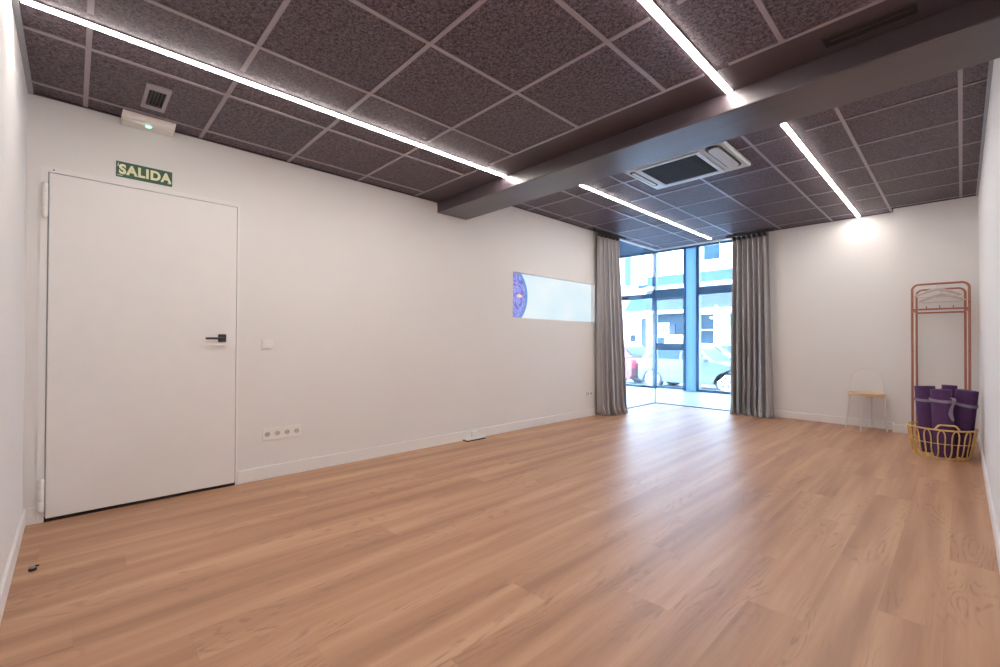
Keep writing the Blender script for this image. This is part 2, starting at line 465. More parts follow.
# skirting boards
def skirt(bm, x0, x1, y0, y1): box(bm, x0, x1, y0, y1, 0, 0.10, 0.003, 1)
T = 0.014
bm = B(); skirt(bm, XL, XL + T, 0.893, GY0); skirt(bm, XL, XL + T, YN, -0.142); struct('baseboard_left', bm, M['white'])
bm = B(); skirt(bm, XL, XR, YN, YN + T); struct('baseboard_near', bm, M['white'])
bm = B(); skirt(bm, XR - T, XR, YN + T, YC); struct('baseboard_right', bm, M['white'])
bm = B(); skirt(bm, -2.15, -0.57, YB - T, YB); skirt(bm, -0.57 - T, -0.57, YC - T, YB); skirt(bm, -0.57, XR - T, YC - T, YC); struct('baseboard_back', bm, M['white'])

# ------------------------------------------------------------------ the white door
dp = 0.018
bm = B(); box(bm, XL, XL + dp, -0.108, 0.872, 0.022, 2.062, 0.003, 1)
door = struct('door_1', bm, M['white'])
bm = B()
fx = XL + 0.010
box(bm, XL, fx, -0.144, -0.114, 0.0, 2.098); box(bm, XL, fx, 0.878, 0.893, 0.0, 2.098); box(bm, XL, fx, -0.114, 0.878, 2.068, 2.098)
obj('door_frame', bm, M['white'], door)
bm = B(); box(bm, XL, XL + 0.002, -0.114, -0.108, 0.0, 2.068); box(bm, XL, XL + 0.002, -0.108, 0.878, 2.062, 2.068); box(bm, XL, XL + 0.002, 0.872, 0.878, 0.0, 2.062)
obj('shadow_gap', bm, M['grey'], door)  # grey strips stand in for the shade in the gaps round the leaf
bm = B(); box(bm, XL - 0.02, XL + 0.003, -0.114, 0.878, 0.0, 0.03); obj('gap_shade_strip', bm, M['black'], door)  # black strip paints the shade of the gap under the leaf
for z0, z1 in ((1.80, 1.995), (0.07, 0.255)):
    bm = B(); hy, hx = -0.125, XL + 0.026
    lathe(bm, [(0.006, z0 - 0.008), (0.012, z0), (0.0135, z0 + 0.004), (0.0135, z0 + 0.055), (0.0125, z0 + 0.057), (0.0135, z0 + 0.059),
               (0.0135, z1 - 0.059), (0.0125, z1 - 0.057), (0.0135, z1 - 0.055), (0.0135, z1 - 0.004), (0.012, z1), (0.006, z1 + 0.006)], (hx, hy, 0), 16)
    box(bm, XL, hx, hy - 0.012, hy + 0.012, z0 + 0.01, z1 - 0.01)
    obj('hinge', bm, M['plastic'], door, True)
bm = B(); box(bm, XL + dp, XL + dp + 0.010, 0.757, 0.808, 1.062, 1.118, 0.002)
pl = obj('handle_plate', bm, M['handle'], door)
bm = B()
tube(bm, [(XL + dp + 0.008, 0.782, 1.088), (XL + dp + 0.042, 0.782, 1.088)], 0.009, 12)
tube(bm, [(XL + dp + 0.045, 0.792, 1.088), (XL + dp + 0.045, 0.675, 1.088)], 0.0075, 12)
obj('handle_lever', bm, M['handle'], door, True)
bm = B(); lathe(bm, [(0.004, 0), (0.004, 0.002)], (0, 0, 0), 10, 'x')
bmesh.ops.translate(bm, verts=bm.verts, vec=(XL + 0.010, -0.09, 2.083)); obj('screw', bm, M['handle'], door)

# ------------------------------------------------------------------ things on the left wall
s = thing('exit_sign', 'green SALIDA exit sign on the wall above the white door', 'sign', (XL, 0.335, 2.123))
bm = B(); box(bm, XL, XL + 0.004, 0.189, 0.481, 2.123, 2.223, 0.001, 1)
obj('sign_board', bm, M['sign'], s)
ROTL = Matrix(((0, 0, 1), (1, 0, 0), (0, 1, 0)))   # text x -> +Y, text y -> +Z, normal -> +X
text_mesh('lettering', 'SALIDA', 0.083, M['cream'], (XL + 0.0045, 0.338, 2.172), ROTL, s, 0.0006, 0.0038, 0.90)
bm = B()   # little running figure marks
xx = XL + 0.0048
def fig(bm, y, z, k):
    box(bm, xx - 0.001, xx, y - 0.002*k, y + 0.002*k, z + 0.010*k, z + 0.014*k)
    for pts in ([(y - 0.001*k, z), (y + 0.002*k, z), (y + 0.003*k, z + 0.009*k), (y - 0.001*k, z + 0.009*k)],
                [(y - 0.006*k, z - 0.008*k), (y - 0.003*k, z - 0.008*k), (y + 0.001*k, z + 0.001*k), (y - 0.001*k, z + 0.002*k)],
                [(y + 0.004*k, z - 0.009*k), (y + 0.007*k, z - 0.009*k), (y + 0.003*k, z + 0.001*k), (y, z + 0.001*k)]):
        prism(bm, [(xx - 0.001, a, b) for a, b in pts], (0.001, 0, 0))
fig(bm, 0.200, 2.198, 1.0); obj('pictogram', bm, M['cream'], s)
for a_, b_, c_ in ((0.196, 0.222, 2.133), (0.455, 0.474, 2.138)):
    bm = B(); box(bm, xx - 0.001, xx, a_, b_, c_, c_ + 0.003); obj('small_print', bm, M['cream'], s)

e = thing('emergency_light', 'long white emergency light with a green glow at top of wall above exit sign', 'light', (XL + 0.04, 0.35, 2.46))
bm = B()
prism(bm, [(XL, 0.212, 2.513), (XL + 0.135, 0.212, 2.513), (XL + 0.128, 0.206, 2.475), (XL + 0.10, 0.206, 2.468), (XL, 0.206, 2.468)], (0, 0.272, 0))
obj('housing', bm, M['plastic'], e)
bm = B(); box(bm, XL + 0.004, XL + 0.098, 0.215, 0.468, 2.462, 2.469, 0.002, 1); obj('diffuser', bm, M['diffuser'], e)
bm = B(); box(bm, XL + 0.075, XL + 0.100, 0.328, 0.356, 2.457, 2.463, 0.002, 1); obj('status_light', bm, M['greenlight'], e)

v = thing('ceiling_vent', 'small square slatted vent in the ceiling above the door', 'vent', (-3.31, 0.342, ZN))
bm = B(); vx0, vx1, vy0, vy1 = -3.475, -3.145, 0.285, 0.40; zz = ZN - 0.012
ix0, ix1, iy0, iy1 = vx0 + 0.055, vx1 - 0.055, vy0 + 0.017, vy1 - 0.017
for a in ((vx0, vx1, vy0, iy0), (vx0, vx1, iy1, vy1), (vx0, ix0, iy0, iy1), (ix1, vx1, iy0, iy1)): box(bm, *a, zz, ZN)
obj('frame', bm, M['grid'], v)
bm = B(); box(bm, ix0, ix1, iy0, iy1, ZN - 0.001, ZN + 0.001); obj('backing', bm, M['black'], v)
for k in range(4):
    y = iy0 + (iy1 - iy0) * (k + 1) / 5
    bm = B(); box(bm, ix0, ix1, y - 0.0022, y + 0.0022, zz + 0.002, ZN); obj('slat', bm, M['dark'], v)

v = thing('slot_vent', 'long dark recessed slot vent in ceiling beside the beam, top right', 'vent', (-0.29, 2.585, ZN))
bm = B(); t_ = 0.006
box(bm, sx0, sx1, sy0, sy0 + t_, ZN - 0.006, ZN + 0.05); box(bm, sx0, sx1, sy1 - t_, sy1, ZN - 0.006, ZN + 0.05)
box(bm, sx0, sx0 + t_, sy0, sy1, ZN - 0.006, ZN + 0.05); box(bm, sx1 - t_, sx1, sy0, sy1, ZN - 0.006, ZN + 0.05)
obj('frame', bm, M['dark'], v)
bm = B(); box(bm, sx0 + t_, sx1 - t_, sy0 + t_, sy1 - t_, ZN - 0.0005, ZN + 0.0008); obj('backing', bm, M['black'], v)
bm = B(); box(bm, sx0 + 0.03, sx1 - 0.02, sy0 + 0.048, sy0 + 0.054, ZN - 0.005, ZN); obj('blade', bm, M['dark'], v)
bm = B(); box(bm, sx0 + 0.075, sx0 + 0.079, sy0 + 0.03, sy0 + 0.034, ZN - 0.006, ZN - 0.001); obj('screw', bm, M['chrome'], v)

# switch and sockets
sw = thing('light_switch', 'small square white light switch on wall right of the door', 'switch', (XL, 1.093, 1.043))
bm = B(); box(bm, XL, XL + 0.008, 1.053, 1.133, 1.003, 1.083, 0.002); obj('switch_plate', bm, M['plastic'], sw)
bm = B(); box(bm, XL + 0.008, XL + 0.012, 1.064, 1.122, 1.014, 1.072, 0.0015); obj('rocker', bm, M['white'], sw)

def sockets(y0, n, z0, label, pitch=0.0727, h=0.09):
    w = pitch * n
    t = thing('wall_socket', label, 'socket', (XL, y0 + w / 2, z0 + h / 2))
    bm = B(); box(bm, XL, XL + 0.009, y0, y0 + w, z0, z0 + h, 0.002); obj('socket_plate', bm, M['plastic'], t)
    for k in range(n):
        c = (XL + 0.0035, y0 + pitch * (k + 0.5), z0 + h / 2)
        bm = B()
        prof = [(0.0235, 0.0), (0.0235, 0.0062), (0.0205, 0.0062), (0.0195, 0.0058)]
        lathe(bm, prof, c, 28, 'x')
        sk = obj('socket', bm, M['diffuser'], t, True)
        bm = B()
        lathe(bm, [(0.0190, 0.0056), (0.0190, 0.0066)], c, 24, 'x')
        obj('recess', bm, M['well'], sk)
        bm = B()
        for d in (-0.0095, 0.0095):
            lathe(bm, [(0.0028, 0.0064), (0.0028, 0.0072)], (c[0], c[1] + d, c[2]), 10, 'x')
        obj('pin_hole', bm, M['black'], sk)
    return t
sockets(1.060, 4, 0.300, 'row of four white wall sockets low on the wall right of the door')
sockets(5.335, 2, 0.285, 'white double wall socket low beside the left curtain', 0.075, 0.08)

# backlit panel
p = thing('backlit_display', 'long pale backlit panel with a blue round motif set into the left wall', 'lit panel', (XL - 0.07, 4.68, nz0))
bm = B(); box(bm, XL - 0.075, XL - 0.06, ny0, ny1 - 0.001, nz0 + 0.0005, nz1 - 0.0005)
obj('film', bm, M['film'], p)
# the film shader works in world metres: shift its coordinates by the thing's base
mp = M['film'].node_tree
tcn = [n for n in mp.nodes if n.type == 'TEX_COORD'][0]
mpn = mp.nodes.new('ShaderNodeMapping'); mpn.inputs['Location'].default_value = worldloc(p)
for l in [l for l in mp.links if l.from_node == tcn]:
    to = l.to_socket; mp.links.remove(l); mp.links.new(mpn.outputs[0], to)
mp.links.new(tcn.outputs['Object'], mpn.inputs[0])
bm = B()
box(bm, XL - 0.06, XL + 0.004, ny1 - 0.002, ny1 + 0.012, nz0 - 0.008, nz1 + 0.008)
obj('edge_strip', bm, M['white'], p)

# small power block on the floor
t = thing('floor_box', 'flat white box with dark underside on floor against left baseboard', 'junction box', (-3.70, 3.16, 0))
bm = B(); box(bm, XL + T, -3.655, 3.04, 3.31, 0.012, 0.026, 0.003); obj('lid', bm, M['plastic'], t)
bm = B(); box(bm, XL + T + 0.002, -3.66, 3.045, 3.305, 0.0, 0.012); obj('base', bm, M['black'], t)
bm = B(); box(bm, XL + T, XL + T + 0.02, 3.16, 3.24, 0.026, 0.085, 0.003); obj('cable_cover', bm, M['plastic'], t)

t = thing('door_stopper', 'small dark and grey doorstop lying on the floor near left wall corner', 'doorstop', (-3.0, -0.125, 0))
bm = B(); lathe(bm, [(0.013, 0), (0.015, 0.002), (0.014, 0.012), (0.010, 0.014)], (-3.0, -0.125, 0), 20); obj('rubber_base', bm, M['black'], t, True)
bm = B(); lathe(bm, [(0.012, 0.013), (0.013, 0.018), (0.010, 0.023), (0.004, 0.024)], (-3.0, -0.125, 0), 20); obj('cap', bm, M['stopper'], t, True)
bm = B(); tube(bm, [(-3.0, -0.125, 0.016), (-2.995, -0.112, 0.021), (-2.992, -0.104, 0.020)], 0.004, 8); obj('prong', bm, M['black'], t, True)

# ------------------------------------------------------------------ linear lamps
def led(x, y0, y1, z, label):
    t = thing('linear_ceiling_light', label, 'ceiling light', (x, (y0 + y1) / 2, z), 'linear ceiling lights')
    bm = B(); box(bm, x - 0.019, x + 0.019, y0 - 0.004, y1 + 0.004, z - 0.007, z + 0.003); obj('housing', bm, M['profile'], t)
    bm = B(); box(bm, x - 0.0165, x + 0.0165, y0, y1, z - 0.0105, z - 0.007); obj('diffuser', bm, M['led'], t)
led(LEDX[0], -0.17, 2.688, ZN, 'longest glowing light strip on the near ceiling, running over the white door')
led(LEDX[1], -0.17, 2.688, ZN, 'glowing light strip on near ceiling, ending at the beam by the top centre')
led(LEDX[0], 3.55, 7.22, ZF, 'glowing light strip on far ceiling leading to the window')
led(LEDX[1], 3.50, 7.27, ZF, 'glowing light strip on far ceiling ending at back wall above the stool')

# ------------------------------------------------------------------ ceiling cassette
t = thing('air_conditioner', 'white ceiling cassette air conditioner with dark square grille behind the beam', 'air conditioner', (-1.8, 4.03, ZF))
ax0, ax1, ay0, ay1 = -2.215, -1.315, 3.64, 4.415
zb = ZF - 0.038
bm = B()
def ring_panel(bm, X0, X1, Y0, Y1, x0_, x1_, y0_, y1_, z0, z1):
    box(bm, X0, X1, Y0, y0_, z0, z1); box(bm, X0, X1, y1_, Y1, z0, z1); box(bm, X0, x0_, y0_, y1_, z0, z1); box(bm, x1_, X1, y0_, y1_, z0, z1)
gx0, gx1, gy0, gy1 = -2.065, -1.555, 3.79, 4.305
box(bm, ax0, ax1, ay0, ay1, zb, ZF, 0.012, 3)
obj('panel', bm, M['acwhite'], t, True)
bm = B(); ring_panel(bm, gx0 - 0.035, gx1 + 0.035, gy0 - 0.035, gy1 + 0.035, gx0, gx1, gy0, gy1, zb - 0.010, zb)
obj('grille_frame', bm, M['acwhite'], t)
bm = B(); box(bm, gx0, gx1, gy0, gy1, zb - 0.004, zb)
for k in range(16):
    y = gy0 + (gy1 - gy0) * (k + 0.5) / 16; box(bm, gx0, gx1, y - 0.003, y + 0.003, zb - 0.008, zb - 0.004)
obj('grille', bm, M['acdark'], t)
def flap_loop(cx, cy, lx, ly, z, r=None):
    r = min(lx, ly) / 2; o = []
    n = 8
    if ly > lx:
        for i in range(n + 1): a = PI * i / n; o.append((cx + r*math.cos(a), cy + ly/2 - r + r*math.sin(a), z))
        for i in range(n + 1): a = PI + PI * i / n; o.append((cx + r*math.cos(a), cy - ly/2 + r + r*math.sin(a), z))
    else:
        for i in range(n + 1): a = -PI/2 + PI * i / n; o.append((cx + lx/2 - r + r*math.cos(a), cy + r*math.sin(a), z))
        for i in range(n + 1): a = PI/2 + PI * i / n; o.append((cx - lx/2 + r + r*math.cos(a), cy + r*math.sin(a), z))
    return o
for (cx, cy, lx, ly, op) in ((-1.415, 4.03, 0.125, 0.60, 1), (-2.155, 4.03, 0.05, 0.50, 0)):
    bm = B(); prism(bm, flap_loop(cx, cy, lx, ly, zb - 0.004), (0, 0, 0.006)); obj('outlet', bm, M['acdark'], t)
    bm = B(); prism(bm, flap_loop(cx + 0.002, cy, lx - (0.040 if op else 0.018), ly - 0.06, zb - (0.016 if op else 0.007)), (0, 0, 0.006))
    if op: bmesh.ops.rotate(bm, verts=bm.verts, cent=(cx, cy, zb - 0.02), matrix=Matrix.Rotation(math.radians(-5), 3, 'Y'))
    obj('flap', bm, M['acwhite'], t)
for y in (3.70, 3.73):
    bm = B(); box(bm, ax0 + 0.02, ax0 + 0.035, y, y + 0.012, zb - 0.002, zb); obj('screw_cap', bm, M['acdark'], t)

# ------------------------------------------------------------------ curtains
def curtain(name, label, p0, p1, q0, q1, z1, pleats, amp, seed, nrm, flare, group='curtains framing the window'):
    """p0->p1: top line; q0->q1: bottom line; nrm: direction into the room"""
    rnd = random.Random(seed)
    root = thing(name, label, 'curtain', ((q0[0]+q1[0])/2, (q0[1]+q1[1])/2, 0), group)
    bm = B(); NU, NV = pleats * 14, 46
    ph = [rnd.uniform(-0.5, 0.5) for _ in range(pleats + 2)]; am = [rnd.uniform(0.65, 1.3) for _ in range(pleats + 2)]
    wv = [(rnd.uniform(0, 6.28), rnd.uniform(0.7, 1.6)) for _ in range(4)]
    nrm = Vector(nrm); grid = []
    for j in range(NV + 1):
        v = j / NV; z = 0.002 + (z1 - 0.002) * v; row = []
        b = 1 - v
        for i in range(NU + 1):
            u = i / NU
            k = u * pleats; ki = int(min(k, pleats - 1e-6)); f = k - ki
            a_ = am[ki] * (1 - f) + am[ki + 1] * f
            p_ = ph[ki] * (1 - f) + ph[ki + 1] * f
            side = u + 0.012 * math.sin(b * 3.1 * wv[0][1] + wv[0][0] + u * 7) * b
            T_ = Vector(p0).lerp(Vector(p1), side); Q = Vector(q0).lerp(Vector(q1), side)
            c = Q.lerp(T_, v ** 1.0 if flare < 1 else min(1, v ** 0.55))
            am2 = amp * a_ * (0.62 + 0.75 * b)
            d = am2 * (math.sin(2*PI*k + p_ * b * 2.2) + 0.28 * b * math.sin(4*PI*k*0.53 + wv[1][0] + b*2))
            # pooled folds at the hem
            pool = max(0, 0.14 - z) / 0.14
            d += pool * 0.035 * math.sin(2*PI*k*1.5 + wv[2][0]) + pool * 0.02
            dirw = (Q - Vector(q0)); 
            tang = (Vector(q1) - Vector(q0)).normalized()
            sl = 0.35 * am2 * math.sin(4*PI*k + p_)
            pt = Vector((c.x, c.y, 0)) + nrm * d + Vector((tang[0], tang[1], 0)) * (sl + pool * 0.02 * math.sin(2*PI*k + 1))
            row.append(bm.verts.new((pt.x, pt.y, z)))
        grid.append(row)
    for j in range(NV):
        for i in range(NU):
            bm.faces.new([grid[j][i], grid[j][i+1], grid[j+1][i+1], grid[j+1][i]])
    o = obj('fabric', bm, M['curtain'], root, True)
    md = o.modifiers.new('thick', 'SOLIDIFY'); md.thickness = 0.004
    # heading tape, dark gathered band
    bm = B(); pts = []
    for i in range(pleats * 8 + 1):
        u = i / (pleats * 8); T_ = Vector(p0).lerp(Vector(p1), u)
        d = amp * 0.75 * math.sin(2*PI*u*pleats) + 0.007
        pts.append(Vector((T_.x, T_.y, 0)) + nrm * d)
    a = [bm.verts.new((p.x, p.y, z1 - 0.05)) for p in pts]; b_ = [bm.verts.new((p.x, p.y, z1 + 0.004)) for p in pts]
    for i in range(len(a) - 1): bm.faces.new([a[i], a[i+1], b_[i+1], b_[i]])
    o = obj('heading_tape', bm, M['curtape'], root, True)
    md = o.modifiers.new('thick', 'SOLIDIFY'); md.thickness = 0.003
    # rail
    return root
curtain('curtain', 'grey satin curtain on the left of the window beside the lit panel', (-3.675, 5.50), (-3.65, 6.05), (-3.675, 5.53), (-3.58, 6.15), ZF - 0.045, 6, 0.050, 3, (1, 0, 0), 0)
curtain('curtain', 'grey satin curtain on the right of the window beside the back wall', (-2.415, 7.24), (-1.93, 7.22), (-2.42, 7.24), (-1.85, 7.18), ZF - 0.045, 7, 0.060, 5, (0, -1, 0), 0)
bm = B(); box(bm, -3.68, -3.65, 5.40, 6.25, ZF - 0.03, ZF - 0.004); tag(obj('curtain_rail', bm, M['curtape']), 'dark ceiling rail carrying the left curtain', 'curtain rail')
bm = B(); box(bm, -2.5, -1.86, 7.215, 7.245, ZF - 0.03, ZF - 0.004); tag(obj('curtain_rail', bm, M['curtape']), 'dark ceiling rail carrying the right curtain', 'curtain rail')

# ------------------------------------------------------------------ frameless glass corner
bm = B(); box(bm, XL - 0.005, XL + 0.005, GY0, YG - 0.006, 0.012, ZF - 0.02)
w1 = struct('window_1', bm, M['glass'])
bm = B(); box(bm, XL - 0.012, XL + 0.012, GY0, YG + 0.012, 0, 0.012); obj('floor_channel', bm, M['alu'], w1)
bm = B(); box(bm, XL - 0.02, XL + 0.02, GY0, YG + 0.02, ZF - 0.022, ZF + 0.004); obj('top_channel', bm, M['plastic'], w1)
bm = B(); box(bm, XL + 0.001, XL + 0.010, YG - 0.012, YG - 0.005, 0.012, ZF - 0.022)
for z in (0.55, 1.15, 1.75, 2.35): box(bm, XL, XL + 0.016, YG - 0.02, YG - 0.004, z, z + 0.02)
obj('corner_joint', bm, M['alu'], w1)
bm = B(); box(bm, XL + 0.006, -2.15, YG - 0.005, YG + 0.005, 0.012, ZF - 0.02)
w2 = struct('window_2', bm, M['glass'])
bm = B(); box(bm, XL + 0.012, -2.15, YG - 0.012, YG + 0.012, 0, 0.012); obj('floor_channel', bm, M['alu'], w2)
bm = B(); box(bm, XL + 0.02, -2.15, YG - 0.02, YG + 0.02, ZF - 0.022, ZF + 0.004); obj('top_channel', bm, M['plastic'], w2)

# ------------------------------------------------------------------ entrance porch and street facade
YF = 9.85
bm = B(); box(bm, -7.4, -2.0, YG + 0.03, YF + 0.35, -0.12, -0.002); box(bm, -7.4, XL - 0.2, 5.6, YG + 0.03, -0.12, -0.002)
o = struct('floor', bm, M['concrete'])
bm = B(); box(bm, -7.2, -2.1, YG + 0.02, YF + 0.1, 3.22, 3.32); box(bm, -7.2, XL - 0.02, GY0 - 0.2, YG + 0.02, 3.22, 3.32); box(bm, XL - 0.02, -2.1, YG + 0.02, YG + 0.12, ZF + 0.003, 3.22)
box(bm, XL - 0.12, XL - 0.02, GY0, YG + 0.12, ZF + 0.003, 3.22)
struct('ceiling', bm, M['blueband'])
bm = B(); box(bm, -7.2, XL - 0.25, GY0 - 0.2, GY0, 0, 3.22); struct('wall_porch', bm, M['wall'])
bm = B(); box(bm, -7.3, -7.2, GY0 - 0.2, YF + 0.1, 0, 3.3); struct('wall_porch', bm, M['wall'])
bm = B(); box(bm, -2.2, -2.1, YG + 0.15, YF + 0.1, 0, 3.3); struct('wall_porch', bm, M['wall'])

fd = 0.05
bm = B()
def fb(x0, x1, z0, z1, d=fd): box(bm, x0, x1, YF - d, YF + d, z0, z1, 0.004, 1)
fb(-7.2, -2.2, 3.16, 3.30); fb(-5.04, -4.945, 0, 3.16); fb(-4.30, -4.252, 0, 3.16, 0.06); fb(-4.018, -3.95, 0, 3.16, 0.06)
fb(-7.2, -5.04, 2.10, 2.22); fb(-7.2, -5.04, 0, 0.05); fb(-4.945, -4.30, 2.09, 2.30, 0.045); fb(-3.95, -2.2, 2.11, 2.27); fb(-3.95, -2.2, 0.0, 0.055)
struct('window_3', bm, M['alu'])
for nm, a, b_, c, d in (('window_4', -7.2, -5.04, 0.05, 3.16), ('window_5', -3.95, -2.2, 0.055, 3.16), ('window_6', -4.945, -4.30, 2.30, 3.16)):
    bm = B(); box(bm, a, b_, YF - 0.004, YF + 0.004, c, d); struct(nm, bm, M['glass'])
bm = B(); box(bm, -4.252, -4.018, YF - 0.02, YF + 0.02, 0, 3.16); struct('window_7', bm, M['frost'])
# glazed entrance door
bm = B(); dx0, dx1 = -4.943, -4.302
for a in ((dx0, dx0 + 0.012, 0.01, 2.085), (dx1 - 0.012, dx1, 0.01, 2.085), (dx0, dx1, 2.05, 2.085), (dx0, dx1, 0.895, 1.045), (dx0, dx1, 0.01, 0.06)):
    box(bm, a[0], a[1], YF - 0.03, YF + 0.03, a[2], a[3])
d2 = struct('door_2', bm, M['alu'])
bm = B(); box(bm, dx0 + 0.01, dx1 - 0.01, YF - 0.004, YF + 0.004, 0.06, 2.05); obj('pane', bm, M['glass'], d2)
bm = B(); tube(bm, [(dx1 - 0.03, YF - 0.03, 0.85), (dx1 - 0.03, YF - 0.08, 0.85), (dx1 - 0.03, YF - 0.08, 1.15), (dx1 - 0.03, YF - 0.03, 1.15)], 0.008, 8); obj('pull_handle', bm, M['alu'], d2, True)
bm = B(); box(bm, -5.80, -5.64, YF - 0.11, YF - 0.05, 2.105, 2.155, 0.008); tube(bm, [(-5.66, YF - 0.09, 2.10), (-5.60, YF - 0.15, 2.10)], 0.012, 8)
tag(obj('door_closer', bm, M['black']), 'small dark door closer on the transom outside the side glass', 'door closer')

# ------------------------------------------------------------------ street
bm = B(); box(bm, -40, 14, YF + 0.35, 26, -0.62, -0.46); struct('floor_street', bm, M['asphalt']).name = 'floor'
YO = 25.0
bd = thing('shop_building', 'white building with blue fascia and shop fronts across the street', 'building', (-11, YO, -0.46))
bm = B(); box(bm, -34, 6, YO, YO + 6, -0.46, 16); obj('wall', bm, M['render'], bd)
bm = B(); box(bm, -13.0, 6, YO - 0.35, YO, 4.33, 4.93); obj('fascia', bm, M['blueband'], bd)
bm = B(); box(bm, -13.0, 6, YO - 0.5, YO, 4.12, 4.33); obj('ledge', bm, M['render'], bd)
bm = B(); box(bm, -13.0, 6, YO - 0.45, YO, 2.95, 4.12); obj('signboard', bm, M['awning'], bd)
bm = B(); box(bm, -34, 6, YO - 0.7, YO, 2.72, 2.90); obj('canopy', bm, M['render'], bd)
bm = B(); prism(bm, [(-14.5, YO - 0.02, 2.92), (-12.95, YO - 0.02, 2.92), (-12.95, YO - 0.02, 3.75), (-14.0, YO - 0.02, 3.75)], (0, -0.4, 0)); obj('awning', bm, M['cyan'], bd)
def winr(name, x0, x1, z0, z1, mat, d=0.06):
    bm = B(); box(bm, x0, x1, YO - d, YO, z0, z1); return obj(name, bm, M[mat], bd)
winr('window', -14.65, -14.25, 4.6, 6.6, 'cyan'); winr('window', -13.75, -12.75, 4.35, 4.55, 'shop')
winr('small_window', -14.25, -13.95, 1.10, 1.52, 'shop'); winr('shop_window', -13.5, -13.2, 0.6, 2.5, 'shop')
winr('shop_window', -12.7, -10.7, -0.2, 2.72, 'shop'); winr('shop_window', -10.2, -9.3, -0.2, 2.6, 'shop'); winr('shop_window', -8.45, -7.2, -0.2, 2.6, 'shop')
winr('window', -9.8, -9.0, 5.6, 6.8, 'shop')
winr('poster', -12.55, -11.75, 1.35, 2.2, 'render', 0.1); winr('blue_panel', -11.75, -11.4, 1.55, 2.1, 'royal', 0.12); winr('white_panel', -12.0, -10.95, 0.2, 1.5, 'render', 0.11)
text_mesh('lettering', 'H', 0.42, M['royal'], (-11.98, YO - 0.13, 1.78), Matrix(((1, 0.2, 0), (0, 0, -1), (0, 1, 0))), bd, 0.01, 0.01)
winr('sign', -9.12, -8.98, 1.8, 2.0, 'yellow', 0.08); winr('sign', -9.12, -8.98, 1.62, 1.74, 'yellow', 0.08)
winr('pavement_rail', -10.2, -9.3, 1.72, 1.78, 'render', 0.12)

lp = thing('street_pole', 'thin white pole with cross arms on the pavement outside', 'pole', (-7.7, 21, -0.46))
bm = B(); tube(bm, [(-7.7, 21, -0.46), (-7.7, 21, 2.75)], 0.07, 10); obj('post', bm, M['render'], lp, True)
bm = B(); box(bm, -7.95, -7.45, 20.95, 21.05, 2.15, 2.25); obj('cross_arm', bm, M['render'], lp)

